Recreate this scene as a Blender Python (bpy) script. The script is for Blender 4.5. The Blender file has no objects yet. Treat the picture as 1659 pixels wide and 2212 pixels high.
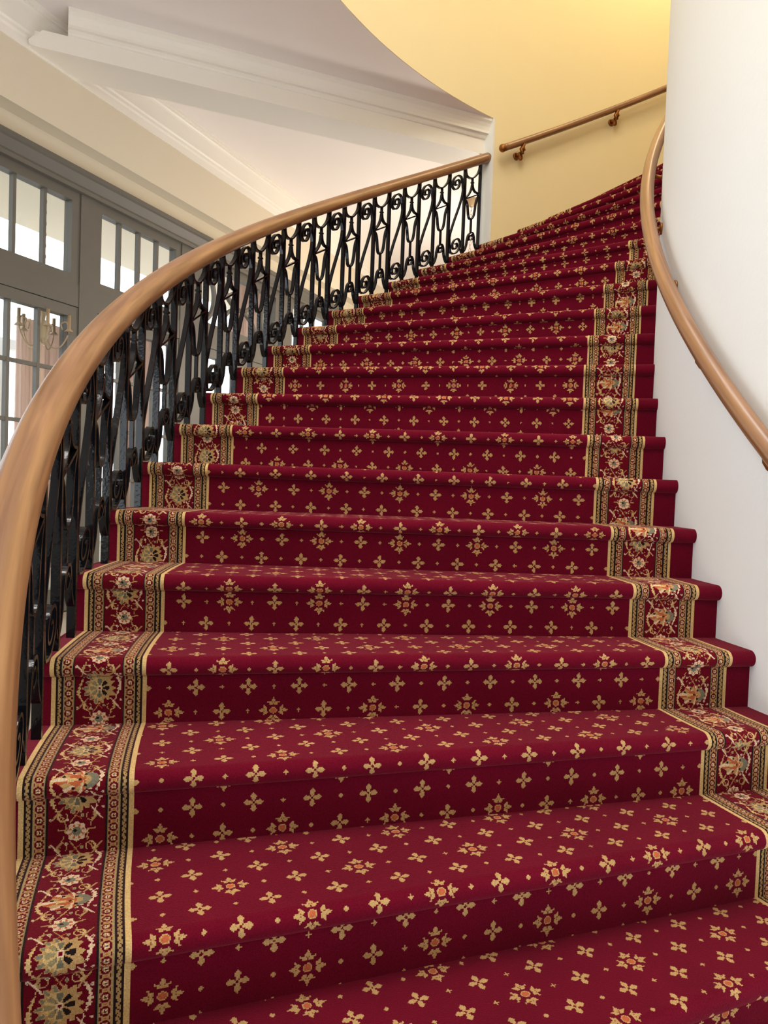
import bpy, bmesh, math
import numpy as np
from mathutils import Vector, Matrix

COL = bpy.context.scene.collection
PI = math.pi
rng = np.random.default_rng(7)

# ------------------------------------------------------------------ stair geometry
CX, CY = 3.24, 2.59          # centre of the circular stair
TH0, DTH = 3.5811, -0.0783   # angle of nosing k = TH0 + DTH*k
H = 0.165                    # riser
RIN = 2.208                  # inner wall
LB, LO, LC = 3.88, 4.098, 4.138
RB, RO = 2.495, 2.283
REC = 0.025
CAM_Z = 0.926

def th(T): return TH0 + DTH * T
def pol(r, T, z=0.0):
    a = th(T)
    return Vector((CX + r * math.cos(a), CY + r * math.sin(a), z))

# ------------------------------------------------------------------ helpers
def tag(o, label=None, cat=None, group=None, kind=None):
    if label: o['label'] = label
    if cat: o['category'] = cat
    if group: o['group'] = group
    if kind: o['kind'] = kind
    return o

def empty(name, loc=(0, 0, 0)):
    o = bpy.data.objects.new(name, None)
    COL.objects.link(o); o.location = loc
    o.empty_display_size = 0.1
    return o

def link(name, me, mat=None, parent=None):
    o = bpy.data.objects.new(name, me); COL.objects.link(o)
    if mat: me.materials.append(mat)
    if parent:
        o.parent = parent
        o.matrix_parent_inverse = Matrix.Translation(-Vector(parent.location)) if parent.type == 'EMPTY' else parent.matrix_world.inverted()
    return o

class MB:
    def __init__(s): s.v = []; s.f = []; s.sm = []
    def add(s, vs, fs, smooth=False):
        b = len(s.v); s.v += [tuple(v) for v in vs]
        s.f += [tuple(i + b for i in f) for f in fs]; s.sm += [smooth] * len(fs)
    def box8(s, p):   # p: 4 bottom (ccw) + 4 top
        s.add(p, [(3,2,1,0),(4,5,6,7),(0,1,5,4),(1,2,6,5),(2,3,7,6),(3,0,4,7)])
    def box(s, x0, x1, y0, y1, z0, z1, fr=None):
        ps = [(x0,y0,z0),(x1,y0,z0),(x1,y1,z0),(x0,y1,z0),(x0,y0,z1),(x1,y0,z1),(x1,y1,z1),(x0,y1,z1)]
        if fr: ps = [fr(*p) for p in ps]
        s.box8(ps)
    def loft(s, rings, closed=False, caps=True, smooth=True):
        n = len(rings[0]); m = len(rings); vs = [p for r in rings for p in r]; fs = []
        for i in range(m if closed else m - 1):
            a = i * n; b = ((i + 1) % m) * n
            for j in range(n):
                k = (j + 1) % n
                fs.append((a + j, a + k, b + k, b + j))
        base = len(s.v); s.add(vs, fs, smooth)
        if caps and not closed:
            s.f.append(tuple(base + i for i in reversed(range(n)))); s.sm.append(False)
            s.f.append(tuple(base + (m-1)*n + i for i in range(n))); s.sm.append(False)
    def tube(s, pts, rad, n=10, closed=False, smooth=True):
        pts = [Vector(p) for p in pts]; rings = []; m = len(pts)
        for i, p in enumerate(pts):
            if closed: t = pts[(i+1) % m] - pts[i-1]
            else: t = pts[min(i+1, m-1)] - pts[max(i-1, 0)]
            t.normalize()
            up = Vector((0,0,1)) if abs(t.z) < 0.95 else Vector((1,0,0))
            a = t.cross(up).normalized(); b = a.cross(t).normalized()
            r = rad[i] if hasattr(rad, '__len__') else rad
            rings.append([p + (a*math.cos(q) + b*math.sin(q)) * r for q in [2*PI*j/n for j in range(n)]])
        s.loft(rings, closed=closed, smooth=smooth)
    def build(s, name, mat, parent=None, fixn=True):
        me = bpy.data.meshes.new(name)
        me.from_pydata(s.v, [], s.f); me.update()
        me.polygons.foreach_set('use_smooth', s.sm)
        if fixn:
            bm = bmesh.new(); bm.from_mesh(me)
            bmesh.ops.recalc_face_normals(bm, faces=bm.faces); bm.to_mesh(me); bm.free()
        return link(name, me, mat, parent)

# ------------------------------------------------------------------ materials
def srgb(r, g, b):
    f = lambda c: (c/255/12.92) if c/255 <= .04045 else ((c/255+.055)/1.055)**2.4
    return (f(r), f(g), f(b), 1)

def new_mat(name):
    m = bpy.data.materials.new(name); m.use_nodes = True
    nt = m.node_tree; return m, nt, nt.nodes['Principled BSDF']

def paint(name, col, rough=0.6, bump=0.05, scale=60, var=0.03, spec=0.4, coat=0):
    m, nt, b = new_mat(name)
    tc = nt.nodes.new('ShaderNodeTexCoord'); n = nt.nodes.new('ShaderNodeTexNoise')
    n.inputs['Scale'].default_value = 2.5; n.inputs['Detail'].default_value = 4
    nt.links.new(tc.outputs['Object'], n.inputs['Vector'])
    mx = nt.nodes.new('ShaderNodeMix'); mx.data_type = 'RGBA'
    mx.inputs[6].default_value = tuple(c*(1-var) for c in col[:3]) + (1,)
    mx.inputs[7].default_value = tuple(min(1, c*(1+var)) for c in col[:3]) + (1,)
    nt.links.new(n.outputs['Fac'], mx.inputs[0]); nt.links.new(mx.outputs[2], b.inputs['Base Color'])
    b.inputs['Roughness'].default_value = rough
    b.inputs['Specular IOR Level'].default_value = spec
    b.inputs['Coat Weight'].default_value = coat
    n2 = nt.nodes.new('ShaderNodeTexNoise'); n2.inputs['Scale'].default_value = scale
    nt.links.new(tc.outputs['Object'], n2.inputs['Vector'])
    bp = nt.nodes.new('ShaderNodeBump'); bp.inputs['Strength'].default_value = bump; bp.inputs['Distance'].default_value = 0.01
    nt.links.new(n2.outputs['Fac'], bp.inputs['Height']); nt.links.new(bp.outputs[0], b.inputs['Normal'])
    return m

def wood(name, c1, c2, scale=14, rough=0.35):
    m, nt, b = new_mat(name)
    uv = nt.nodes.new('ShaderNodeUVMap'); mp = nt.nodes.new('ShaderNodeMapping')
    mp.inputs['Scale'].default_value = (1.0, 22, 1)
    nt.links.new(uv.outputs[0], mp.inputs[0])
    n = nt.nodes.new('ShaderNodeTexNoise'); n.inputs['Scale'].default_value = scale/6
    n.inputs['Detail'].default_value = 6; n.inputs['Distortion'].default_value = 0.6
    nt.links.new(mp.outputs[0], n.inputs['Vector'])
    cr = nt.nodes.new('ShaderNodeValToRGB'); cr.color_ramp.elements[0].position = .35; cr.color_ramp.elements[1].position = .68
    cr.color_ramp.elements[0].color = c1; cr.color_ramp.elements[1].color = c2
    nt.links.new(n.outputs['Fac'], cr.inputs[0]); nt.links.new(cr.outputs[0], b.inputs['Base Color'])
    b.inputs['Roughness'].default_value = rough; b.inputs['Coat Weight'].default_value = 0.25
    b.inputs['Coat Roughness'].default_value = 0.25
    return m

def carpet_mat(name):
    m, nt, b = new_mat(name)
    at = nt.nodes.new('ShaderNodeAttribute'); at.attribute_name = 'tuft'
    tc = nt.nodes.new('ShaderNodeTexCoord')
    n = nt.nodes.new('ShaderNodeTexNoise'); n.inputs['Scale'].default_value = 420; n.inputs['Detail'].default_value = 2
    nt.links.new(tc.outputs['Object'], n.inputs['Vector'])
    n3 = nt.nodes.new('ShaderNodeTexNoise'); n3.inputs['Scale'].default_value = 5; n3.inputs['Detail'].default_value = 3
    nt.links.new(tc.outputs['Object'], n3.inputs['Vector'])
    mr = nt.nodes.new('ShaderNodeMapRange'); mr.inputs[1].default_value = .3; mr.inputs[2].default_value = .7
    mr.inputs[3].default_value = .74; mr.inputs[4].default_value = 1.2
    nt.links.new(n.outputs['Fac'], mr.inputs[0])
    mr3 = nt.nodes.new('ShaderNodeMapRange'); mr3.inputs[1].default_value = .3; mr3.inputs[2].default_value = .7
    mr3.inputs[3].default_value = .9; mr3.inputs[4].default_value = 1.08
    nt.links.new(n3.outputs['Fac'], mr3.inputs[0])
    mu = nt.nodes.new('ShaderNodeMath'); mu.operation = 'MULTIPLY'
    nt.links.new(mr.outputs[0], mu.inputs[0]); nt.links.new(mr3.outputs[0], mu.inputs[1])
    vm = nt.nodes.new('ShaderNodeVectorMath'); vm.operation = 'SCALE'
    nt.links.new(at.outputs['Color'], vm.inputs[0]); nt.links.new(mu.outputs[0], vm.inputs['Scale'])
    nt.links.new(vm.outputs[0], b.inputs['Base Color'])
    b.inputs['Roughness'].default_value = 1.0; b.inputs['Specular IOR Level'].default_value = 0.05
    b.inputs['Sheen Weight'].default_value = 0.22; b.inputs['Sheen Roughness'].default_value = 0.4
    b.inputs['Sheen Tint'].default_value = (0.85, 0.25, 0.28, 1)
    bp = nt.nodes.new('ShaderNodeBump'); bp.inputs['Strength'].default_value = 0.5; bp.inputs['Distance'].default_value = 0.003
    nt.links.new(n.outputs['Fac'], bp.inputs['Height']); nt.links.new(bp.outputs[0], b.inputs['Normal'])
    return m

M_CARPET = carpet_mat('woven_carpet')
M_WOOD = wood('oak_handrail', srgb(122, 82, 49), srgb(158, 114, 76))
M_IRON, nt, b = new_mat('black_enamelled_iron')
b.inputs['Base Color'].default_value = (0.004, 0.0045, 0.006, 1); b.inputs['Roughness'].default_value = 0.13
b.inputs['Specular IOR Level'].default_value = 0.3
n = nt.nodes.new('ShaderNodeTexNoise'); n.inputs['Scale'].default_value = 90
bp = nt.nodes.new('ShaderNodeBump'); bp.inputs['Strength'].default_value = 0.15; bp.inputs['Distance'].default_value = 0.004
tc = nt.nodes.new('ShaderNodeTexCoord'); nt.links.new(tc.outputs['Object'], n.inputs['Vector'])
nt.links.new(n.outputs['Fac'], bp.inputs['Height']); nt.links.new(bp.outputs[0], b.inputs['Normal'])
M_BRASS, nt, b = new_mat('dark_brass')
b.inputs['Base Color'].default_value = srgb(150, 95, 45); b.inputs['Metallic'].default_value = .8; b.inputs['Roughness'].default_value = .45
M_YELLOW = paint('yellow_plaster', srgb(236, 220, 176), 0.75, var=.015)
M_WHITE = paint('white_plaster', srgb(230, 231, 229), 0.7, var=.01)
M_CREAM = paint('cream_plaster', srgb(218, 206, 184), 0.7, var=.02)
M_CEIL = paint('ceiling_plaster', srgb(242, 234, 230), 0.6, bump=.0, var=.015, spec=.5)
M_TRIM = paint('trim_gloss_paint', srgb(238, 232, 222), 0.35, bump=.0, spec=.5)
M_GREY = paint('grey_joinery_paint', srgb(100, 95, 87), 0.5, var=.04)
M_FLOOR = paint('grey_beige_floor_carpet', srgb(172, 160, 142), 0.95, bump=.6, scale=300, var=.08)
M_CURT = paint('pink_curtain_cloth', srgb(240, 214, 204), 0.9, bump=.2, var=.05)
M_AGED = paint('aged_cream_metal', srgb(178, 152, 120), 0.45)
M_PALEWALL = paint('pale_sunroom_wall', srgb(236, 236, 236), 0.8)
M_GLASS = bpy.data.materials.new('window_glass'); M_GLASS.use_nodes = True
nt = M_GLASS.node_tree; nt.nodes.clear()
o_ = nt.nodes.new('ShaderNodeOutputMaterial'); t_ = nt.nodes.new('ShaderNodeBsdfTransparent')
g_ = nt.nodes.new('ShaderNodeBsdfGlossy'); g_.inputs['Roughness'].default_value = 0.02
lw_ = nt.nodes.new('ShaderNodeLayerWeight'); pw_ = nt.nodes.new('ShaderNodeMath'); pw_.operation = 'POWER'; pw_.inputs[1].default_value = 4.0
nt.links.new(lw_.outputs['Facing'], pw_.inputs[0])
f_ = nt.nodes.new('ShaderNodeMath'); f_.operation = 'MULTIPLY_ADD'; f_.inputs[1].default_value = .6; f_.inputs[2].default_value = .03
nt.links.new(pw_.outputs[0], f_.inputs[0])
x_ = nt.nodes.new('ShaderNodeMixShader')
t_.inputs[0].default_value = (.96, .98, .98, 1)
nt.links.new(f_.outputs[0], x_.inputs[0]); nt.links.new(t_.outputs[0], x_.inputs[1]); nt.links.new(g_.outputs[0], x_.inputs[2])
nt.links.new(x_.outputs[0], o_.inputs[0])

nt = M_CURT.node_tree; pb = nt.nodes['Principled BSDF']; tr_ = nt.nodes.new('ShaderNodeBsdfTranslucent')
tr_.inputs[0].default_value = srgb(250, 238, 232); mx_ = nt.nodes.new('ShaderNodeMixShader'); mx_.inputs[0].default_value = .4
nt.links.new(pb.outputs[0], mx_.inputs[1]); nt.links.new(tr_.outputs[0], mx_.inputs[2])
nt.links.new(mx_.outputs[0], nt.nodes['Material Output'].inputs[0])

# ------------------------------------------------------------------ carpet pattern
RED = np.array(srgb(97, 9, 30)[:3]); TAN = np.array(srgb(180, 144, 94)[:3]); LTAN = np.array(srgb(204, 170, 114)[:3])
CREAM = np.array(srgb(216, 188, 156)[:3]); BLACK = np.array(srgb(36, 26, 24)[:3]); GREY = np.array(srgb(120, 116, 96)[:3])
DRED = np.array(srgb(98, 11, 26)[:3]); RUST = np.array(srgb(178, 92, 58)[:3]); GREEN = np.array(srgb(150, 136, 98)[:3])

def put(c, m, col): c[m] = col

def field_color(x, v, phase, par):
    """x: distance from stair centre along the nosing, v: along the carpet"""
    a = 0.1278; c = 0.0613
    n = x.shape; out = np.empty(n + (3,)); out[:] = RED
    X = (3.827 - x) / a; V = (v - phase) / (2 * c)       # B rows at integer V
    # B rows
    row = np.round(V); dv = (V - row) * 2 * c
    cn = np.round(X); dx = (X - cn) * a
    isF = (np.mod(cn + row + par, 2) == 0)
    cross(out, dx, dv, ~isF)
    flower(out, dx, dv / 0.9, isF)
    hx = (X - (np.floor(X) + .5)) * a
    dot(out, hx, dv)
    # A rows
    row = np.floor(V) + .5; dv = (V - row) * 2 * c
    cross(out, hx, dv, np.ones(n, bool))
    dot(out, dx, dv)
    return out

def cross(out, dx, dy, mask):
    m = np.zeros(dx.shape, bool)
    for (l, w) in ((dx, dy), (-dx, dy), (dy, dx), (-dy, dx)):
        hw = np.where(l < .012, .0025 + .35*np.clip(l-.003, 0, 1), .0062 - np.clip(l-.015, 0, 1)*.95)
        m |= (l > .0022) & (l < .0212) & (np.abs(w) < hw)
    put(out, m & mask, TAN)
    k = (np.abs(dx) + np.abs(dy) < .0032) & mask
    put(out, k, DRED)

def flower(out, dx, dy, mask):
    r = np.hypot(dx, dy)
    put(out, (r < .0092) & mask, TAN); put(out, (r < .0068) & mask, RUST)
    m = np.zeros(dx.shape, bool); d = np.zeros(dx.shape, bool)
    for (l, w) in ((dx, dy), (-dx, dy), (dy, dx), (-dy, dx)):
        aw = np.abs(w)
        m |= np.hypot(l-.0195, aw-.0054) < .0052
        m |= (l > .02) & (l < .0375) & (aw < .0056 - np.clip(l-.027, 0, 1)*.55)
        m |= (np.abs(l - (.0205 + .4*(aw-.006))) < .0024 - .1*np.clip(aw-.008,0,1)) & (aw < .0148) & (aw > .004)
        d |= np.hypot(l-.0225, aw-.003) < .0015
    put(out, m & mask, TAN); put(out, d & mask, RUST*.5)

def dot(out, dx, dy):
    put(out, (np.abs(dx) + np.abs(dy) < .0058) & ((np.abs(dx) < .002) | (np.abs(dy) < .002)), TAN)

def h2(i, j):
    s = np.sin(i*12.9898 + j*78.233) * 43758.5453
    return s - np.floor(s)

def border_color(u, v, W=0.215, mirror=False, v0=0.0):
    n = u.shape; out = np.empty(n + (3,)); out[:] = DRED
    if mirror: u = W - u
    e = np.minimum(u, W - u)
    v = v - v0
    put(out, e < .0095, LTAN)
    put(out, (e >= .0095) & (e < .0135), BLACK)
    put(out, (e >= .0135) & (e < .0225), TAN*.85)
    wv = np.sin(2*PI*v/.0125)
    zz = .018 + .0036*np.sign(wv) * np.minimum(1, np.abs(wv)*1.6)
    put(out, (np.abs(e - zz) < .0013) & (e >= .0135) & (e < .0225), BLACK)
    put(out, (e >= .0225) & (e < .0265), BLACK)
    put(out, (e >= .0265) & (e < .029), GREEN)
    ch = (e >= .029) & (e < .048)
    put(out, ch, TAN*.9)
    P = .024; q = (v/P - np.round(v/P))*P; ce = e - .0385
    rr = np.hypot(ce, q)
    put(out, ch & (rr < .0088) & (rr > .0052), DRED)
    put(out, ch & (rr < .0052) & (np.abs(np.abs(ce)-np.abs(q)) < .0016), CREAM)
    put(out, ch & (rr < .0016), BLACK)
    q2 = ((v/P - .5) - np.round(v/P - .5))*P
    put(out, ch & (np.abs(np.abs(ce)-.0075) < .0018) & (np.abs(q2) < .0032), DRED)
    put(out, ch & (np.hypot(ce, q2) < .0016), RUST)
    put(out, (e >= .048) & (e < .0505), GREEN*.8)
    put(out, (e >= .0505) & (e < .0535), BLACK)
    c = e >= .0535
    cu = u - W/2                       # lateral, +-0.054
    Pn = .30
    t = np.mod(v, Pn)
    # leafy vines that leave each rosette and swing out around the big motifs
    jit = .0009*np.sign(np.sin(v*760 + u*300))
    for sgn in (1, -1):
        ph = 2*PI*v/.15
        w = .0330 + .0120*np.cos(ph) - .003*sgn*np.sin(ph*2)
        th_ = (.0012 + .0026*np.clip(np.cos(ph + .5*sgn), 0, 1)) * (1 - .35*(np.sin(v*230 + sgn) > .4))
        on = np.abs(np.cos(ph*.5 + .12*sgn)) > .06
        colr = np.where((np.cos(ph) > .25)[..., None], CREAM if sgn < 0 else LTAN, TAN)
        m = c & (np.abs(cu*sgn - w - jit) < th_) & on
        out[m] = colr[m]
        # forked leaves standing off the vine
        for t1, dr in ((.038, 1), (.112, -1), (.188, 1), (.262, -1)):
            d = t - t1
            x1 = cu*sgn
            leaf = (np.abs(x1 - .036 - .9*np.abs(d)*np.where(d*dr > 0, 1, -.8)) < .0030 - .12*np.abs(d)) & (np.abs(d) < .014)
            put(out, c & leaf, CREAM if dr*sgn > 0 else TAN)
            curl = np.hypot(x1 - .026, d - .006*dr)
            put(out, c & (np.abs(curl - .0085) < .0021 - .10*np.clip(.034 - x1, 0, .014)) & (d*dr > -.002), TAN if dr*sgn > 0 else LTAN)
            for bx, bz, br, bc in ((.010, .004, .0036, GREEN*1.25), (.019, -.012, .0032, CREAM), (.049, -.010, .0030, CREAM*.9)):
                rr = np.hypot(x1 - bx, d + bz*dr*sgn)
                put(out, c & (rr < br), bc); put(out, c & (rr < br*.4), GREY)
    for t0, sd in ((.038, 1), (.112, -1), (.188, 1), (.262, -1)):
        d = t - t0
        put(out, c & (np.abs(cu - .7*d*sd) < .0014) & (np.abs(d) < .018), TAN)
        put(out, c & (np.abs(cu + 1.1*d*sd - .004) < .0012) & (np.abs(d) < .011), RUST)
    # rosettes
    for t0 in (.075, .225):
        d = t - t0; r = np.hypot(cu, d); a = np.arctan2(d, cu)
        rad = .0188 + .0016*np.cos(8*a)
        put(out, c & (r < rad), CREAM); put(out, c & (r < .0150) & (np.cos(8*a) < -.2) & (r > .0095), RUST)
        put(out, c & (r < .0090), GREY); put(out, c & (np.hypot(cu-.003, d-.002) < .0034), BLACK)
        for sg in (1, -1):
            put(out, c & (np.abs(d - sg*.15*(cu) ) < .0014) & (cu*sg > .018) & (cu*sg < .036), TAN)
    # star
    d = np.where(t > Pn/2, t - Pn, t); r = np.hypot(cu, d); a = np.arctan2(d, cu)
    rad = .0335 + .0042*np.cos(14*a) + .0025*np.cos(5*a+1)
    put(out, c & (r < rad), TAN); put(out, c & (r < rad-.007) & (cu > -.004), LTAN)
    put(out, c & (r > .025) & (r < rad-.002) & (np.cos(14*a) > .4) & (cu > .004), GREY)
    pet = (np.cos(8*a) > .15 - .75*np.sin(np.clip((r-.006)/.0165, 0, 1)*PI)) & (r > .0062) & (r < .0225)
    out[c & pet] = GREY*.8
    put(out, c & pet & (cu < -.006), BLACK); put(out, c & pet & (cu > .007), GREEN*.9)
    put(out, c & (r < .0060), CREAM); put(out, c & (r < .0035), DRED)
    # palmette
    d = t - .15; r = np.hypot(cu*.78, d*1.15); a = np.arctan2(d*1.2, cu + .014)
    body = (r < .029 + .0035*np.cos(9*a))
    put(out, c & body, TAN)
    put(out, c & body & (np.cos(9*a) > .25), CREAM)
    put(out, c & body & (np.cos(9*a + 1.2) > .70), RUST)
    put(out, c & body & (r < .014) & (cu > -.022), RUST)
    put(out, c & body & (r < .014) & (np.cos(5*a) > .5), LTAN)
    put(out, c & (cu < -.018) & (np.hypot(cu*.8 + .012, d*1.1) < .021), GREY)
    put(out, c & (cu < -.018) & (np.hypot(cu*.8 + .010, d*1.1) < .012), TAN)
    for px, py in ((-.016, .012), (-.016, -.012), (.006, .017), (.006, -.017), (-.006, .0), (.024, .008)):
        put(out, c & (np.hypot(cu - px, d - py) < .0030), BLACK)
    put(out, c & (np.abs(d) < .0016) & (cu > .030) & (cu < .047), CREAM)
    return out

# step profile: list of (d behind nosing line, z relative to tread, path coordinate)
NOSE = []
for i in range(0, 13):
    a = -PI*0.5 + PI*i/12
    NOSE.append((0.0225 - 0.0225*math.cos(a), -0.0235 + 0.0235*math.sin(a)))
NOSE = [(REC + .001, -0.049)] + [(d, z) for d, z in NOSE]

TREAD_PH = {0:(.145,1), 1:(.001,0), 2:(.052,0), 3:(-.02,1), 4:(-.028,1), 5:(-.02,0), 6:(.04,0), 7:(-.02,0), -1:(.06,0)}
RISER_PH = {1:(-.121,0), 2:(-.151,0), 3:(-.141,0), 4:(-.077,1), 5:(-.080,1), 6:(-.084,1), 7:(-.150,1),
            8:(-.168,0), 9:(-.088,0), 10:(-.105,0), 11:(-.080,1), 12:(-.12,0), 13:(-.09,1)}

def grid_mesh(name, rs, prof_r, prof_n, prof_t, k, colfn, parent, caps):
    """rs: radial samples; returns mesh of one step strip between rs[0]..rs[-1]."""
    a0 = th(k)
    ux, uy = math.cos(a0), math.sin(a0); tx, ty = uy, -ux     # t: direction of climbing
    R = np.asarray(rs)
    rows = []      # each row: arrays X,Y,Z,(x_local,v, arc v)
    # riser (bottom -> lip)
    nr = prof_r
    def place(r, d, z):
        ang = -d / r                        # arc approximates parallel offset
        aa = a0 + ang
        return CX + r*np.cos(aa), CY + r*np.sin(aa), z + 0*r
    vs = []
    for i in range(nr + 1):
        z = -H + (H - .049) * i / nr
        x, y, zz = place(R, np.full_like(R, REC), np.full_like(R, z)); vs.append((x, y, zz, z + 0*R, 0))
    for j in range(prof_n + 1):
        s = j / prof_n * (len(NOSE) - 1); i0 = min(int(s), len(NOSE) - 2); f = s - i0
        d = NOSE[i0][0]*(1-f) + NOSE[i0+1][0]*f; z = NOSE[i0][1]*(1-f) + NOSE[i0+1][1]*f
        x, y, zz = place(R, np.full_like(R, d), np.full_like(R, z)); vs.append((x, y, zz, None, 1))
    end = -DTH * R + REC
    for i in range(1, prof_t + 1):
        d = .0225 + (end - .0225) * i / prof_t
        x, y, zz = place(R, d, 0*R); vs.append((x, y, zz, None, 2))
    # arc length v for nosing + tread measured so that v = d on the tread
    VX = np.array([p[0] for p in vs]); VY = np.array([p[1] for p in vs]); VZ = np.array([p[2] for p in vs])
    typ = np.array([p[4] for p in vs])
    seg = np.sqrt(np.diff(VX, axis=0)**2 + np.diff(VY, axis=0)**2 + np.diff(VZ, axis=0)**2)
    Vc = np.zeros_like(VX); Vc[1:] = np.cumsum(seg, axis=0)
    i_t = nr + 1 + prof_n                    # first tread row (d=.0225)
    Vt = Vc - Vc[i_t] + .0225
    V = np.where((typ == 0)[:, None], VZ, Vt)
    VZ = VZ + k * H
    n_r = len(R); n_p = len(vs)
    # face centres
    def cen(A): return (A[:-1, :-1] + A[1:, :-1] + A[:-1, 1:] + A[1:, 1:]) / 4
    fx, fy = cen(VX) - CX, cen(VY) - CY
    ftyp = np.maximum(typ[:-1], typ[1:]); ftyp = np.where(typ[:-1] == 0, np.where(typ[1:] == 0, 0, 1), ftyp)
    fv = (V[:-1] + V[1:]) / 2; fv = (fv[:, :-1] + fv[:, 1:]) / 2
    sw = nr; fv[sw] = (V[sw+1, :-1] + V[sw+1, 1:]) / 2
    xl = fx * ux + fy * uy; rad = np.hypot(fx, fy)
    dl = fx * tx + fy * ty
    farc = cen(Vc)
    cols = colfn(xl, rad, fv, dl, ftyp[:, None] + 0*rad, farc)
    verts = np.stack([VX, VY, VZ], -1).reshape(-1, 3)
    idx = np.arange(n_p * n_r).reshape(n_p, n_r)
    quads = np.stack([idx[:-1, :-1], idx[:-1, 1:], idx[1:, 1:], idx[1:, :-1]], -1).reshape(-1, 4)
    nv = len(verts); nq = len(quads)
    extra_v = []; extra_f = []
    if caps:
        for col_i in caps:        # close the end with a fan
            r = R[col_i]
            c0 = pol(r, k, 0); aa = a0 - (REC + .03) / r
            extra_v.append((CX + r*math.cos(aa), CY + r*math.sin(aa), k*H - .03))
            ci = nv + len(extra_v) - 1
            for p in range(n_p - 1):
                f = (idx[p, col_i], idx[p+1, col_i], ci)
                extra_f.append(f if col_i != 0 else f[::-1])
    me = bpy.data.meshes.new(name)
    allv = np.vstack([verts, np.array(extra_v).reshape(-1, 3)]) if extra_v else verts
    me.vertices.add(len(allv)); me.vertices.foreach_set('co', allv.ravel().astype(np.float32))
    nl = nq * 4 + len(extra_f) * 3
    me.loops.add(nl); me.polygons.add(nq + len(extra_f))
    lv = np.concatenate([quads.ravel(), np.array(extra_f, dtype=int).ravel()]) if extra_f else quads.ravel()
    me.loops.foreach_set('vertex_index', lv.astype(np.int32))
    ls = np.concatenate([np.arange(nq)*4, nq*4 + np.arange(len(extra_f))*3])
    me.polygons.foreach_set('loop_start', ls.astype(np.int32))
    me.update(calc_edges=True); me.validate()
    at = me.attributes.new('tuft', 'FLOAT_COLOR', 'FACE')
    cc = np.ones((nq + len(extra_f), 4), np.float32); cc[:nq, :3] = cols.reshape(-1, 3); cc[nq:, :3] = RED
    at.data.foreach_set('color', cc.ravel())
    me.polygons.foreach_set('use_smooth', [True]*(nq + len(extra_f)))
    return link(name, me, M_CARPET, parent)

stairs = empty('carpeted_staircase', pol(3.2, 0, 0))
tag(stairs, 'curved staircase fitted with deep red carpet with gold flowers and ornate borders', 'staircase')

K0, K1 = -4, 27
for k in range(K0, K1 + 1):
    if k in (0, 1, 2): cs = .0024
    elif k in (3, 4): cs = .0029
    elif 5 <= k <= 8: cs = .0036
    elif 9 <= k <= 13: cs = .0048
    elif 14 <= k <= 18: cs = .0066
    else: cs = .011
    if k == -1: cs = .004
    if k < -1: cs = .05
    lc = LC if k <= 17 else 4.045
    shift = 0 if k <= 17 else lc - LC
    lb, lo = LB + shift, LO + shift
    nr = max(3, int(.116/cs)); nn = max(6, int(.085/cs)); ntd = max(6, int(.26/cs)) if k <= 5 else max(6, int(.26/cs/3))
    tph = TREAD_PH.get(k, (float(h2(k, 1))*.12 - .06, k % 2)); rph = RISER_PH.get(k, (-.06 - .09*float(h2(k, 2)), k % 2))
    def fcol(xl, rad, fv, dl, ty, arc):
        x = np.where(ty > 1.5, xl, rad); v = fv
        if k == 8: x = np.where(ty < .5, x + .0639, x)
        out = field_color(x, v, tph[0], tph[1])
        o2 = field_color(x, v, rph[0], rph[1])
        out = np.where((ty < .5)[..., None], o2, out)
        plain = (rad > lb) | (rad < RB)
        out[plain] = RED
        return out
    def rs_(a, b, c): return np.linspace(a, b, max(2, int(round((b - a)/c)) + 1))
    rs = rs_(RB, lb, cs)
    st = grid_mesh('step', rs, nr, nn, ntd, k, fcol, stairs, None)
    # plain edges joined as part of the same step
    def plain(xl, rad, fv, dl, ty, arc):
        o = np.empty(rad.shape + (3,)); o[:] = RED; return o
    e1 = grid_mesh('plain_carpet_edge', rs_(RIN - .02, RO, .025), 4, 12, 5, k, plain, st, [0])
    e2 = grid_mesh('plain_carpet_edge', rs_(lo, lc, .012), 4, 12, 5, k, plain, st, [-1])
    off = float(h2(k, 5)) * .3
    for (a, b_, mir) in ((lb, lo, False), (RO, RB, False)):
        def bcol(xl, rad, fv, dl, ty, arc, a=a, b_=b_, mir=mir):
            o = {1: .006, 2: .155}.get(k, off)
            vv = np.where(ty < .5, fv + .09*(k % 3) + .02, fv)
            return border_color((rad - a) * .215/(b_ - a), vv, v0=o + (0 if a > 3 else .1))
        bb = grid_mesh('carpet_border', rs_(a, b_, cs*.85), int(nr*1.1)+1, int(nn*1.1)+1, int(ntd*1.1)+1, k, bcol, st, None)

# solid body of the flight under the carpet: white painted string
mb = MB()
for k in range(K0, K1 + 1):
    r1 = 4.118 if k <= 17 else 4.03
    n = 6
    z0 = max(-.7, k*H - 0.55) if k > 6 else -.7
    for i in range(n):
        T0 = k + .22 + i/n*1.0; T1 = k + .22 + (i+1)/n*1.0
        ps = [pol(RIN+.0, T0, z0), pol(r1, T0, z0), pol(r1, T1, z0), pol(RIN+.0, T1, z0),
              pol(RIN+.0, T0, k*H-.006), pol(r1, T0, k*H-.006), pol(r1, T1, k*H-.006), pol(RIN+.0, T1, k*H-.006)]
        mb.box8(ps)
strg = mb.build('white_stair_body', M_WHITE, stairs)
tag(strg, 'white painted body and open string under the carpeted steps')

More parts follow.
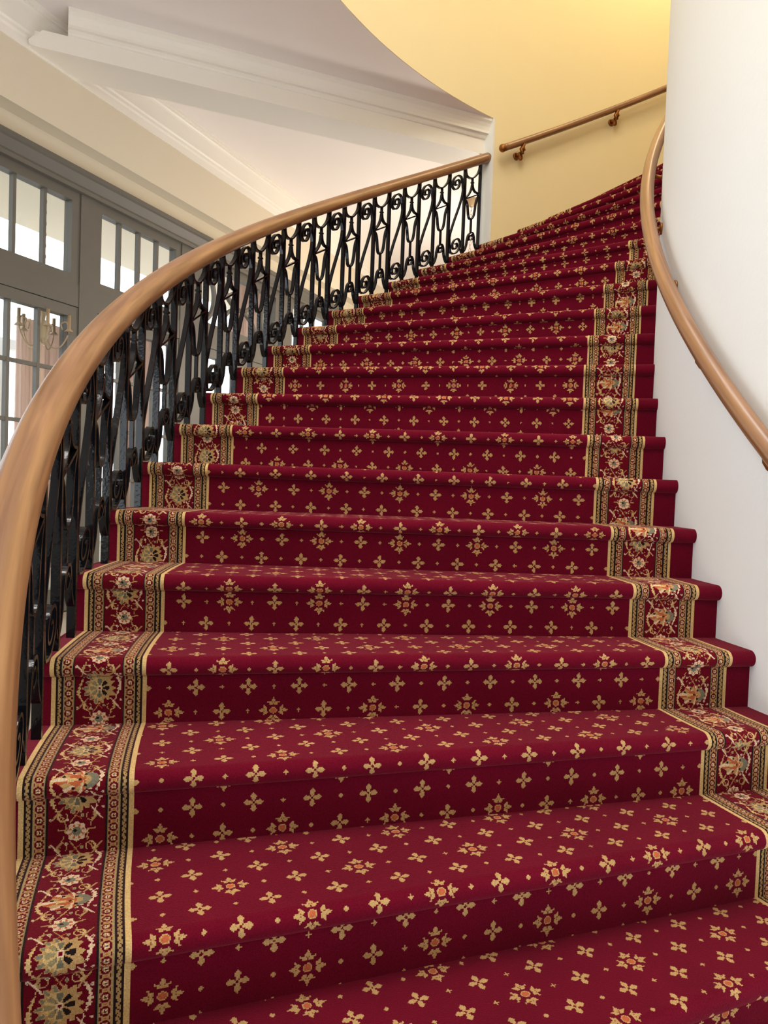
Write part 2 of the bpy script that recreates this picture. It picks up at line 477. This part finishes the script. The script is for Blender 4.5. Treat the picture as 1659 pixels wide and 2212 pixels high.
# ------------------------------------------------------------------ rail sweep with UVs
def rail_mesh(name, fpos, T0, T1, n, prof, mat, parent, cap_round=False):
    """fpos(T)->(r,z); prof: list of (radial, vertical)"""
    Ts = np.linspace(T0, T1, n); m = len(prof)
    vs = []; us = []; L = 0; last = None
    for T in Ts:
        r, z = fpos(T)
        c = pol(r, T, z)
        r2, z2 = fpos(T + .01); c2 = pol(r2, T + .01, z2)
        t = (c2 - c).normalized(); a = th(T); rd = Vector((math.cos(a), math.sin(a), 0))
        up = rd.cross(t).normalized()
        if up.z < 0: up = -up
        if last is not None: L += (c - last).length
        last = c
        vs += [tuple(c + rd*p + up*q) for p, q in prof]; us.append(L)
    fs = []; uvs = []
    per = [0]
    for j in range(m): per.append(per[-1] + math.hypot(prof[(j+1)%m][0]-prof[j][0], prof[(j+1)%m][1]-prof[j][1]))
    for i in range(n-1):
        for j in range(m):
            k_ = (j+1) % m
            fs.append((i*m+j, i*m+k_, (i+1)*m+k_, (i+1)*m+j))
            uvs += [(us[i], per[j]), (us[i], per[j+1]), (us[i+1], per[j+1]), (us[i+1], per[j])]
    fs.append(tuple(reversed(range(m)))); uvs += [(0, 0)]*m
    fs.append(tuple((n-1)*m + j for j in range(m))); uvs += [(0, 0)]*m
    me = bpy.data.meshes.new(name); me.from_pydata(vs, [], fs); me.update()
    uvl = me.uv_layers.new(name='UVMap')
    uvl.data.foreach_set('uv', np.array(uvs, np.float32).ravel())
    sm = [True]*(len(fs)-2) + [False, False]; me.polygons.foreach_set('use_smooth', sm)
    bm = bmesh.new(); bm.from_mesh(me); bmesh.ops.recalc_face_normals(bm, faces=bm.faces); bm.to_mesh(me); bm.free()
    return link(name, me, mat, parent)

def oval(a, b, n=24, flat=None):
    out = []
    for i in range(n):
        q = 2*PI*i/n; x = a*math.cos(q); y = b*math.sin(q)
        if flat is not None and y < flat: y = flat
        out.append((x, y))
    return out

# ------------------------------------------------------------------ iron balustrade
RBAR = 4.108
RAIL_OFF = 0.627
def rail_c(T):
    r = 4.087
    return r, H*T + RAIL_OFF
rl = empty('stair_balustrade', pol(RBAR, 2, 2*H))
tag(rl, 'black wrought iron balustrade with scrolls under a curving wooden handrail', 'balustrade')
hr = rail_mesh('handrail', rail_c, -2.0, 17.05, 240, oval(.044, .040, 28, -.030), M_WOOD, rl)
tag(hr, 'thick rounded brown wooden handrail')

UNDER = RAIL_OFF - .034
SP = .504
TB = [16.9 - SP*i for i in range(0, 37)]      # balusters
TB = [t for t in TB if t > -1.6]
def bar_mesh(T):
    mb = MB(); zt = H*T + UNDER + .02; zb = H*math.floor(T - .02) - .004
    w, d = .0075, .011
    a = th(T); rd = Vector((math.cos(a), math.sin(a), 0)); tg = Vector((-rd.y, rd.x, 0))
    c = pol(RBAR, T, 0)
    ring = [rd*d + tg*w, -rd*d + tg*w, -rd*d - tg*w, rd*d - tg*w]
    mb.loft([[c + v + Vector((0, 0, z)) for v in ring] for z in (zb, zt)], smooth=False)
    return mb
for T in TB:
    bar_mesh(T).build('baluster', M_IRON, rl)

def crom(pts, n=6):
    P = [np.array(p, float) for p in pts]; P = [2*P[0]-P[1]] + P + [2*P[-1]-P[-2]]
    out = []
    for i in range(1, len(P)-2):
        for t in np.linspace(0, 1, n, endpoint=False):
            a, b, c, d = P[i-1], P[i], P[i+1], P[i+2]
            out.append(.5*((2*b) + (c-a)*t + (2*a-5*b+4*c-d)*t*t + (3*b-a-3*c+d)*t**3))
    out.append(P[-2]); return out

def strip(mb, pts2, TL, w=.0098, t=.0044, smooth_n=6):
    """pts2: (a across panel 0..1, d metres below rail underside); flat bar of radial half width w, half thickness t"""
    pp = crom(pts2, smooth_n) if smooth_n else [np.array(p) for p in pts2]
    P3 = []
    for a, d in pp:
        T = TL + SP*a
        P3.append((T, H*T + UNDER - d*1.05))
    s2 = [np.array([T*abs(DTH)*RBAR, z]) for T, z in P3]
    rings = []
    for i, (T, z) in enumerate(P3):
        tg = s2[min(i+1, len(s2)-1)] - s2[max(i-1, 0)]; L = np.hypot(*tg) + 1e-9; tg = tg/L
        nx, nz = -tg[1], tg[0]
        a = th(T); rd = Vector((math.cos(a), math.sin(a), 0)); tv = Vector((math.sin(a), -math.cos(a), 0))
        c = pol(RBAR, T, z); nn = tv*nx + Vector((0, 0, 1))*nz
        rings.append([c + rd*w + nn*t, c - rd*w + nn*t, c - rd*w - nn*t, c + rd*w - nn*t])
    mb.loft(rings, smooth=False)

def spiral(cx, cy, r0, r1, a0, turns, n=22, sx=1.0):
    out = []
    for i in range(n+1):
        f = i/n; r = r0 + (r1-r0)*f; a = a0 + turns*2*PI*f
        out.append((cx + sx*r*math.cos(a)/.162, cy + r*math.sin(a)))
    return out

for i, T1 in enumerate(TB[:-1]):
    TL = TB[i+1]
    if i % 2 == 0:
        # tulip panel
        mb = MB()
        strip(mb, [(.04, -.01), (.07, .028), (.20, .058), (.5, .076), (.80, .058), (.93, .028), (.96, -.01)], TL)
        bw = mb.build('bowl_scroll', M_IRON, rl)
        mb = MB()
        strip(mb, [(.5, .074), (.5, .105), (.5, .125)], TL, w=.007, t=.007, smooth_n=0)
        strip(mb, [(.5, .104), (.5, .112)], TL, w=.0105, t=.0105, smooth_n=0)
        strip(mb, [(.49, .118), (.44, .150), (.30, .180), (.04, .204)], TL)
        strip(mb, [(.51, .118), (.56, .150), (.70, .180), (.96, .204)], TL)
        mb.build('flared_stem', M_IRON, rl)
        mb = MB(); strip(mb, [(0.02, .206), (.98, .206)], TL, smooth_n=0)
        mb.build('sloping_crossbar', M_IRON, rl)
        mb = MB()
        strip(mb, [(.06, .212), (.17, .235), (.24, .270), (.29, .320), (.36, .352), (.5, .364), (.64, .352), (.71, .320), (.76, .270), (.83, .235), (.94, .212)], TL)
        strip(mb, [(.5, .364), (.5, .462)], TL, w=.007, t=.006, smooth_n=0)
        mb.build('tulip_loop', M_IRON, rl)
        mb = MB()
        strip(mb, [(.03, .578), (.14, .565), (.24, .535), (.28, .500), (.36, .470), (.5, .460), (.64, .470), (.72, .500), (.76, .540), (.84, .575), (.93, .600)], TL)
        strip(mb, [(.70, .495)] + spiral(.5, .492, .026, .010, 0.3, .95, 14), TL, t=.003, smooth_n=2)
        mb.build('foot_arch', M_IRON, rl)
    else:
        mb = MB()
        top = spiral(.46, .078, .058, .009, -PI*.15, -1.70, 30, 1)
        bot = spiral(.52, .506, .062, .009, PI*.85, -1.70, 30, 1)
        pts = list(reversed(top)) + [(.90, .135), (.80, .200), (.62, .262), (.40, .325), (.22, .385), (.10, .440)] + bot
        strip(mb, pts, TL, smooth_n=2)
        strip(mb, [(.86, .545), (.93, .572), (1.0, .580)], TL, smooth_n=3)
        mb.build('s_scroll', M_IRON, rl)

# ------------------------------------------------------------------ right wall handrail
wr = empty('wall_handrail', pol(2.268, 4, 4*H + .65))
tag(wr, 'smooth wooden handrail curving along the white inner wall', 'handrail', None)
def rr_(T): return 2.268, H*T + .648
rail_mesh('rail', rr_, -3, 24, 200, oval(.028, .028, 20), M_WOOD, wr)
def bracket(T, rw, rc, zc, parent, mat):
    mb = MB()
    sgn = 1 if rw < rc else -1
    mb.tube([pol(rw, T, zc - .07), pol(rw + sgn*.018, T, zc - .072), pol(rc - sgn*.012, T, zc - .060), pol(rc, T, zc - .045), pol(rc, T, zc - .02)], [.010, .009, .009, .009, .011], 8)
    mb.tube([pol(rw - sgn*.002, T, zc - .07), pol(rw + sgn*.008, T, zc - .07)], .024, 14)
    return mb.build('rail_bracket', mat, parent)
for T in (0.4, 2.6, 4.6, 6.8, 8.8, 11.0):
    bracket(T, RIN, 2.268, H*T + .648, wr, M_BRASS)

# ------------------------------------------------------------------ yellow wall handrail
R_OUT = 4.04
yr = empty('wall_handrail', pol(3.965, 18, 18*H + .657))
tag(yr, 'straight-looking wooden handrail on brackets along the yellow wall', 'handrail')
rail_mesh('rail', lambda T: (3.965, H*T + .655), 17.2, 27, 90, oval(.026, .026, 18), M_WOOD, yr)
mb = MB(); p0 = pol(3.965, 17.2, 17.2*H + .655); p1 = pol(3.965, 17.0, 17.0*H + .655); d = (p1 - p0).normalized()
mb.tube([p0, p0 + d*.004, p0 + d*.006, p0 + d*.022, p0 + d*.034, p0 + d*.040], [.026, .021, .028, .029, .021, .006], 18)
e_ = mb.build('rounded_end_knob', M_BRASS, yr)
def scroll_bracket(T):
    mb = MB(); z = H*T + .655
    mb.tube([pol(3.99, T, z - .135), pol(3.988, T, z - .125), pol(3.984, T, z - .10), pol(3.978, T, z - .085), pol(3.970, T, z - .06), pol(3.967, T, z - .04), pol(3.965, T, z - .02)], [.008, .017, .013, .021, .025, .015, .021], 12)
    mb.tube([pol(R_OUT, T, z - .085), pol(3.985, T, z - .085)], [.016, .014], 10)
    mb.tube([pol(R_OUT + .001, T, z - .09), pol(R_OUT - .012, T, z - .09)], [.030, .024], 14)
    mb.build('rail_bracket', M_BRASS, yr)
for T in (17.85, 20.9, 24.0): scroll_bracket(T)

# ------------------------------------------------------------------ curved walls
ZTOP = 6.9
def cyl_wall(name, r0, r1, T0, T1, z0, z1, n, mat):
    mb = MB(); rings = []
    for i in range(n+1):
        T = T0 + (T1-T0)*i/n
        rings.append([pol(r0, T, z0), pol(r1, T, z0), pol(r1, T, z1), pol(r0, T, z1)])
    mb.loft(rings, smooth=False)
    o = mb.build(name, mat); return tag(o, kind='structure')
FULL = 2*PI/abs(DTH)
# solid inner core
o = cyl_wall('wall_inner', RIN - .25, RIN, -16, FULL - 16.0, -.7, ZTOP, 240, M_WHITE)
for p in o.data.polygons: p.use_smooth = True
o.data.set_sharp_from_angle(angle=.6)
ZC = 3.72
T_JAMB = 17.08
R_OUT2 = R_OUT + .115
o = cyl_wall('wall_outer', R_OUT, R_OUT2, T_JAMB, 40, -.7, ZTOP, 90, M_YELLOW)
for p in o.data.polygons: p.use_smooth = True
o.data.set_sharp_from_angle(angle=.6)
o = cyl_wall('wall_stairwell', R_OUT, R_OUT2, 40 - FULL, T_JAMB, ZC + .002, ZTOP, 200, M_YELLOW)
for p in o.data.polygons: p.use_smooth = True
o.data.set_sharp_from_angle(angle=.6)
# white jamb at the end of the outer wall
mb = MB()
a = [pol(R_OUT - .004, T_JAMB - .04, 2.4), pol(R_OUT2 + .01, T_JAMB - .04, 2.4), pol(R_OUT2 + .01, T_JAMB + .02, 2.4), pol(R_OUT - .004, T_JAMB + .02, 2.4)]
mb.box8(a + [p + Vector((0, 0, ZC - 2.4)) for p in a])
tag(mb.build('trim_1', M_WHITE), kind='structure')
# stairwell top
mb = MB(); rings = []
for i in range(81):
    T = FULL*i/80
    rings.append([pol(RIN - .3, T, ZTOP), pol(R_OUT2, T, ZTOP), pol(R_OUT2, T, ZTOP + .1), pol(RIN - .3, T, ZTOP + .1)])
mb.loft(rings, caps=False, smooth=False)
tag(mb.build('ceiling_stairwell', M_CEIL), kind='structure')

# ------------------------------------------------------------------ room frame: wall of glazed doors
AZ = 0.391
DR = Vector((math.sin(AZ), math.cos(AZ), 0)); NN = Vector((DR.y, -DR.x, 0)); P0 = Vector((-1.72, 5.62, 0))
def wf(s, o, z):         # s along wall, o = offset behind the ceiling line of the crown, z height
    return tuple(P0 + DR*s - NN*o + Vector((0, 0, z)))
# ceiling with round stairwell opening, floor with the same opening (annuli around the stair)
def annulus(name, r0, z0, z1, mat, far_=16, clip=False):
    mb = MB(); rings = []; n = 360
    for i in range(n+1):
        T = FULL*i/n; far = far_
        if clip:      # the ceiling stops at the wall of glazed doors
            q = pol(1, T, 0) - Vector((CX, CY, 0)); dn = q.dot(NN)
            lim = (Vector(wf(0, .33, 0)) - Vector((CX, CY, 0))).dot(NN)
            if dn < 0: far = min(far, lim/dn)
            q2 = q.dot(DR); lim2 = (Vector(wf(6.6, 0, 0)) - Vector((CX, CY, 0))).dot(DR)
            if q2 > 0: far = min(far, lim2/q2)
            far = max(far, r0 + .01)
        rings.append([pol(r0, T, z0), pol(far, T, z0), pol(far, T, z1), pol(r0, T, z1)])
    mb.loft(rings, caps=False, smooth=False)
    return tag(mb.build(name, mat), kind='structure')
annulus('ceiling', R_OUT + .004, ZC, ZC + .2, M_CEIL, 13, True)
annulus('floor', 4.145, -.12, 0, M_FLOOR, 16)
# wall above the doors
S0, S1 = -9.0, 6.5
mb = MB()
mb.box(S0, S1, .20, .34, 2.93, 3.13, wf); mb.box(S0, S1, .08, .34, 3.112, ZC, wf)
tag(mb.build('wall_left', M_CREAM), kind='structure')
def extr(name, prof, s0, s1, mat):
    mb = MB(); mb.loft([[wf(s, o, z) for o, z in prof] for s in (s0, s1)], smooth=False)
    return tag(mb.build(name, mat), kind='structure')
crown = [(.085, 3.467), (.072, 3.467), (.072, 3.520), (.060, 3.530), (.060, 3.550), (.050, 3.560)]
for i in range(9):
    q = PI/2*i/8; crown.append((.050 - .038*(1-math.cos(q)), 3.560 + .125*math.sin(q)))
crown += [(.012, 3.695), (0.0, 3.700), (0.0, ZC+.002), (.085, ZC+.002)]
extr('trim_2', crown, S0, S1, M_TRIM)
# far wall of the room and its crown
mb = MB(); mb.box(S1, S1+.15, .4, -9, 0, ZC, wf)
tag(mb.build('wall_far', M_CREAM), kind='structure')

# rest of the room behind the viewer
mb = MB()
mb.box(-7.5, -4.2, -4.2, -4.0, 0, ZC); mb.box(-2.4, 9, -4.2, -4.0, -.7, ZC); mb.box(-4.2, -2.4, -4.2, -4.0, 2.3, ZC)
tag(mb.build('wall_back', M_WHITE), kind='structure')
mb = MB(); mb.box(9, 9.2, -4.2, 14, -.7, ZC)
tag(mb.build('wall_right', M_WHITE), kind='structure')
# grey joinery -------------------------------------------------
DF = .20          # front plane offset of the joinery
def framepiece(mb, s0, s1, z0, z1, o0=DF, o1=DF+.07): mb.box(s0, s1, o0, o1, z0, z1, wf)
head = [(.20, 2.835), (.165, 2.835), (.160, 2.860), (.175, 2.868), (.175, 2.880), (.145, 2.935), (.132, 2.945), (.132, 2.975), (.30, 2.975), (.30, 2.835)]
extr('trim_3', head, S0, S1, M_GREY)
posts = [(-.58, -.41), (.50, .76), (2.06, 2.30), (3.42, 3.66), (-1.90, -1.72), (4.9, 5.1), (-3.2, -3.0)]
mb = MB()
for a, b_ in posts: framepiece(mb, a, b_, 0, 2.84, DF-.008, DF+.09)
tag(mb.build('trim_4', M_GREY), kind='structure')
units = [(-.41, .50), (.76, 2.06), (2.30, 3.42), (-1.72, -.58), (3.66, 4.9), (-3.0, -1.90)]
def glass(s0, s1, z0, z1, parent):
    mb = MB(); mb.box(s0, s1, DF+.034, DF+.038, z0, z1, wf); return mb.build('glass_pane', M_GLASS, parent)
for ui, (a, b_) in enumerate(units):
    # transom window
    w = empty('window_%d' % (ui+1), wf(a, DF, 2.3)); tag(w, kind='structure')
    ga, gb, gz0, gz1 = a + .03, b_ - .07, 2.285, 2.77
    if ui in (0,): ga, gb = -.38, .44
    if ui == 3: ga, gb = -1.57, -.65
    mb = MB()
    framepiece(mb, a, b_, gz1, 2.84); framepiece(mb, a, b_, 2.222, gz0)
    framepiece(mb, a, ga, gz0, gz1); framepiece(mb, gb, b_, gz0, gz1)
    mb.build('window_frame', M_GREY, w)
    # bead around the glass
    mb = MB()
    if ui != 1:
        n = 4; dw = (gb - ga)/n
        for i in range(1, n):
            s = ga + dw*i if ui != 3 else -.86 - .235*(i-1); mb.box(s-.012, s+.012, DF+.018, DF+.052, gz0, gz1, wf)
    else:
        def arc(pts):
            pp = crom(pts, 8)
            mb.loft([[wf(p[0]-.013, DF+.018, p[1]), wf(p[0]+.013, DF+.018, p[1]), wf(p[0]+.013, DF+.052, p[1]), wf(p[0]-.013, DF+.052, p[1])] for p in pp], smooth=False)
        def arch2(cx, cz, rx, rz, q0, q1):
            pp = [(cx + rx*math.cos(q0+(q1-q0)*i/30), cz + rz*math.sin(q0+(q1-q0)*i/30)) for i in range(31)]
            rings = []
            for i, p in enumerate(pp):
                tx_ = pp[min(i+1, 30)][0]-pp[max(i-1, 0)][0]; tz_ = pp[min(i+1, 30)][1]-pp[max(i-1, 0)][1]; L = math.hypot(tx_, tz_)
                nx_, nz_ = -tz_/L*.014, tx_/L*.014
                rings.append([wf(p[0]+nx_, DF+.018, p[1]+nz_), wf(p[0]-nx_, DF+.018, p[1]-nz_), wf(p[0]-nx_, DF+.052, p[1]-nz_), wf(p[0]+nx_, DF+.052, p[1]+nz_)])
            mb.loft(rings, smooth=False)
        arch2(1.41, 2.80, .29, .29, PI, 2*PI); arch2(1.41, 2.255, .29, .255, 0, PI)
        arch2(.79, 2.52, .22, .235, -PI/2, PI/2); arch2(2.0, 2.52, .22, .235, PI/2, 3*PI/2)
    mb.build('glazing_bars', M_GREY, w)
    glass(ga, gb, gz0, gz1, w)
    # door leaf below
    d = empty('door_%d' % (ui+1), wf(a, DF, 0)); tag(d, kind='structure')
    leafs = [(a, b_)] if (b_ - a < 1.0 or ui == 3) else [(a, (a+b_)/2 - .002), ((a+b_)/2 + .002, b_)]
    for (la, lb_) in leafs:
        dg0, dg1 = la + .075, lb_ - .075
        if ui == 3 and lb_ > -1: dg1 = -.67
        if ui == 0: dg0 = la + .08
        mb = MB()
        framepiece(mb, la, dg0, .01, 2.07); framepiece(mb, dg1, lb_, .01, 2.07)
        framepiece(mb, dg0, dg1, 2.0, 2.07); framepiece(mb, dg0, dg1, .01, .17)
        framepiece(mb, la, lb_, 2.075, 2.222, DF-.004, DF+.07)
        mb.build('door_frame', M_GREY, d)
        mb = MB()
        nc = 4 if lb_ - la > .8 else 2
        for i in range(1, nc):
            s = dg0 + (dg1-dg0)*i/nc if ui != 3 else -.89 - .23*(i-1); mb.box(s-.012, s+.012, DF+.018, DF+.052, .17, 2.0, wf)
        for z in (1.637, 1.27, .91, .54):
            mb.box(dg0, dg1, DF+.020, DF+.050, z-.012, z+.012, wf)
        mb.build('glazing_bars', M_GREY, d)
        glass(dg0, dg1, .17, 2.0, d)

mb = MB(); mb.box(-9, 6.5, .34, 3.4, ZC, ZC + .1, wf)
tag(mb.build('ceiling_sunroom', M_CREAM), kind='structure')
# ------------------------------------------------------------------ ceiling beam
BZ = 3.48
bd = Vector((.918, .397, 0)).normalized(); bn = Vector((-bd.y, bd.x, 0)); B0 = Vector((-2.17, 4.58, 0))
def bf(s, o, z): return tuple(B0 + bd*s + bn*o + Vector((0, 0, z)))
prof = [(0, BZ), (.30, BZ), (.30, 3.60), (.33, 3.61), (.335, 3.65), (.37, 3.69), (.37, ZC+.002), (-.075, ZC+.002), (-.075, 3.70), (-.062, 3.685), (-.050, 3.660),
        (-.044, 3.635), (-.044, 3.618), (-.020, 3.618), (-.020, 3.600), (-.012, 3.590), (0, 3.588)]
mb = MB(); mb.loft([[bf(s, o, z) for o, z in prof] for s in (.17, 3.10)], smooth=False)
mb.box(-.30, .172, .03, .30, BZ + .0015, 3.585, bf)
tag(mb.build('beam', M_TRIM), kind='structure'); 
# moulded stop where the beam meets the wall cornice
mb = MB()
pr2 = [(-.01, BZ), (-.040, BZ+.008), (-.046, BZ+.030), (-.030, BZ+.048), (-.004, BZ+.062), (.012, BZ+.085), (.03, BZ+.105), (.171, BZ+.105), (.171, BZ)]
mb.loft([[bf(s, o, z) for s, z in pr2] for o in (0, .031)], smooth=False)
tag(mb.build('trim_5', M_TRIM), kind='structure')

# ------------------------------------------------------------------ sunroom beyond the doors
mb = MB()
mb.box(-9, 6.5, 4.3, 4.42, 0, .9, wf)
for s_ in (-2.4, -.2, 2.2): mb.box(s_, s_+.14, 4.3, 4.42, .9, 2.5, wf)
mb.box(-9, 6.5, 4.3, 4.42, 2.5, 2.62, wf)
tag(mb.build('wall_sunroom', M_PALEWALL), kind='structure')

def curtain(s0, s1, o, z0, z1, label):
    mb = MB(); n = 90; rings = []
    for i in range(n+1):
        s = s0 + (s1-s0)*i/n; w = .035*math.sin(i*.95) + .012*math.sin(i*2.3+1)
        rings.append([wf(s, o + w, z0), wf(s, o + w*.7, z1), wf(s, o + w*.7 + .004, z1), wf(s, o + w + .004, z0)])
    mb.loft(rings, smooth=True)
    c = mb.build('curtain', M_CURT); tag(c, label, 'curtain'); return c

# ------------------------------------------------------------------ pendant light chain in the far room
def ring_link(mb, c, rot, L=.022, W=.010, r=.0022):
    pts = []
    for i in range(14):
        q = 2*PI*i/14; x = W*math.cos(q); z = L*math.sin(q)
        pts.append(c + Vector((x*math.cos(rot), x*math.sin(rot), z)))
    mb.tube(pts, r, 6, closed=True)
def chandelier(loc, ztop, zbody, nm_label, arm_r=.30, mat=M_AGED):
    c = empty('chandelier', (loc[0], loc[1], ztop)); tag(c, nm_label, 'chandelier')
    x, y = loc
    mb = MB(); P = Vector((x, y, 0))
    mb.tube([P + Vector((0,0,ztop)), P + Vector((0,0,ztop-.02)), P + Vector((0,0,ztop-.06)), P + Vector((0,0,ztop-.075))], [.065, .062, .040, .008], 20)
    mb.build('ceiling_rose', mat, c)
    mb = MB(); z = ztop - .09; i = 0
    while z > zbody + .27:
        ring_link(mb, P + Vector((0, 0, z)), 0 if i % 2 else PI/2); z -= .036; i += 1
    mb.build('chain', mat, c)
    mb = MB()
    mb.tube([P + Vector((0,0,zbody+.26)), P + Vector((0,0,zbody+.20)), P + Vector((0,0,zbody+.10)), P + Vector((0,0,zbody)), P + Vector((0,0,zbody-.06))], [.010, .035, .014, .045, .006], 14)
    mb.build('stem', mat, c)
    for j in range(5):
        a = j*2*PI/5 + .3; dd = Vector((math.cos(a), math.sin(a), 0))
        mb = MB()
        prof_ = crom([(0.02, 0), (.10, -.08), (.20, -.07), (.28, .02), (.26, .09), (.20, .08), (.215, .04)], 6)
        mb.tube([P + dd*(p[0]*arm_r/.3) + Vector((0, 0, zbody + p[1])) for p in prof_], .0045, 8)
        mb.tube([P + dd*arm_r*.95 + Vector((0,0,zbody+.03)), P + dd*arm_r*.95 + Vector((0,0,zbody+.05)), P + dd*arm_r*.95 + Vector((0,0,zbody+.14))], [.03, .011, .011], 10)
        mb.build('arm', mat, c)
    return c

# ------------------------------------------------------------------ camera
cam_d = bpy.data.cameras.new('camera'); cam = bpy.data.objects.new('camera', cam_d); COL.objects.link(cam)
cam_d.sensor_fit = 'VERTICAL'; cam_d.sensor_height = 24.0; cam_d.lens = 24.0 * 1628.1 / 2212
cam_d.clip_start = 0.02
pitch, roll = -0.0323, 0.0359
cp, sp = math.cos(pitch), math.sin(pitch); cr, sr = math.cos(roll), math.sin(roll)
fwd = Vector((0, cp, sp)); up0 = Vector((0, -sp, cp)); rt0 = Vector((1, 0, 0))
# image X axis: x*cr + u*sr ; image up axis: -x*sr + u*cr
right = rt0*cr + up0*sr; upv = -rt0*sr + up0*cr
cam.matrix_world = Matrix(((right.x, upv.x, -fwd.x, 0), (right.y, upv.y, -fwd.y, 0), (right.z, upv.z, -fwd.z, CAM_Z), (0, 0, 0, 1)))
bpy.context.scene.camera = cam
def pix(x, y, depth):
    X = (x - 829.5)/1628.1; U = -(y - 1106)/1628.1
    v = right*X + upv*U + fwd; return Vector((0, 0, CAM_Z)) + v*depth

# things placed in the far rooms
v_ = pix(1019, 431, 1) - Vector((0, 0, CAM_Z)); v_ = v_ * ((ZC - CAM_Z)/v_.z)
chandelier((v_.x, v_.y), ZC, 2.35, 'brass chandelier on a chain beyond the top of the balustrade', .30)
q = pix(92, 722, 5.0)
chandelier((q.x, q.y), ZC, q.z, 'curled arm chandelier seen through the left glazed door', .17)
def px_s(x, y, o):      # where the view ray through a pixel meets the plane at offset o behind the wall
    v = pix(x, y, 1) - Vector((0, 0, CAM_Z)); c0 = Vector(wf(0, o, 0)) - Vector((0, 0, 0))
    k_ = c0.dot(NN) / v.dot(NN); P = v*k_ + Vector((0, 0, CAM_Z))
    return (P - Vector(wf(0, o, 0))).dot(DR), P.z
for (xa, xb, yt, lab) in ((38, 150, 682, 'pale pink curtain behind the leftmost glazed door'),
                          (262, 345, 690, 'pale pink curtain behind the second glazed door'),
                          (505, 600, 590, 'pale pink curtain behind the arched fanlight')):
    sa, zt = px_s(xa, yt, 2.1); sb, _ = px_s(xb, yt, 2.1)
    curtain(sa, sb, 2.1, .02, zt, lab)

# ------------------------------------------------------------------ light
w = bpy.data.worlds.new('world'); bpy.context.scene.world = w; w.use_nodes = True
bg = w.node_tree.nodes['Background']; bg.inputs[0].default_value = (0.86, 0.93, 1.0, 1); bg.inputs[1].default_value = 4.2
def light(name, kind, loc, energy, col, size=.3, rot=None):
    l = bpy.data.lights.new(name, kind); l.energy = energy; l.color = col
    if kind == 'POINT': l.shadow_soft_size = size
    if kind == 'AREA': l.size = size
    o = bpy.data.objects.new(name, l); COL.objects.link(o); o.location = loc
    if rot: o.rotation_euler = rot
    return o
light('stairwell_lamp', 'POINT', pol(3.1, 22, 6.0), 52, (1.0, .82, .50), .15)
light('stairwell_top_fill', 'AREA', pol(3.1, 5, 6.7), 50, (.95, .97, 1.0), 1.6)  # added overhead fill, out of view: steep light on treads, less on risers
light('landing_top_fill', 'AREA', pol(3.1, -3, 6.7), 145, (.95, .97, 1.0), 1.6)  # second added fill from above, brightens the lower treads
light('room_fill', 'POINT', (-1.1, 1.0, 3.25), 62, (1.0, .97, .94), .3)  # invented fill light out of frame, lifts the ceiling
light('chandelier_lamp', 'POINT', (0.9, 7.6, 2.0), 140, (1.0, .91, .82), .2)

sc = bpy.context.scene
sc.view_settings.view_transform = 'Standard'; sc.view_settings.look = 'None'
sc.view_settings.exposure = 0.0; sc.view_settings.gamma = 1.0; sc.view_settings.use_curve_mapping = False
sc.cycles.max_bounces = 8; sc.cycles.diffuse_bounces = 5; sc.cycles.use_adaptive_sampling = True; sc.cycles.adaptive_threshold = 0.025; sc.cycles.transparent_max_bounces = 16
sc.cycles.sample_clamp_indirect = 6.0
sc.cycles.caustics_reflective = False; sc.cycles.caustics_refractive = False
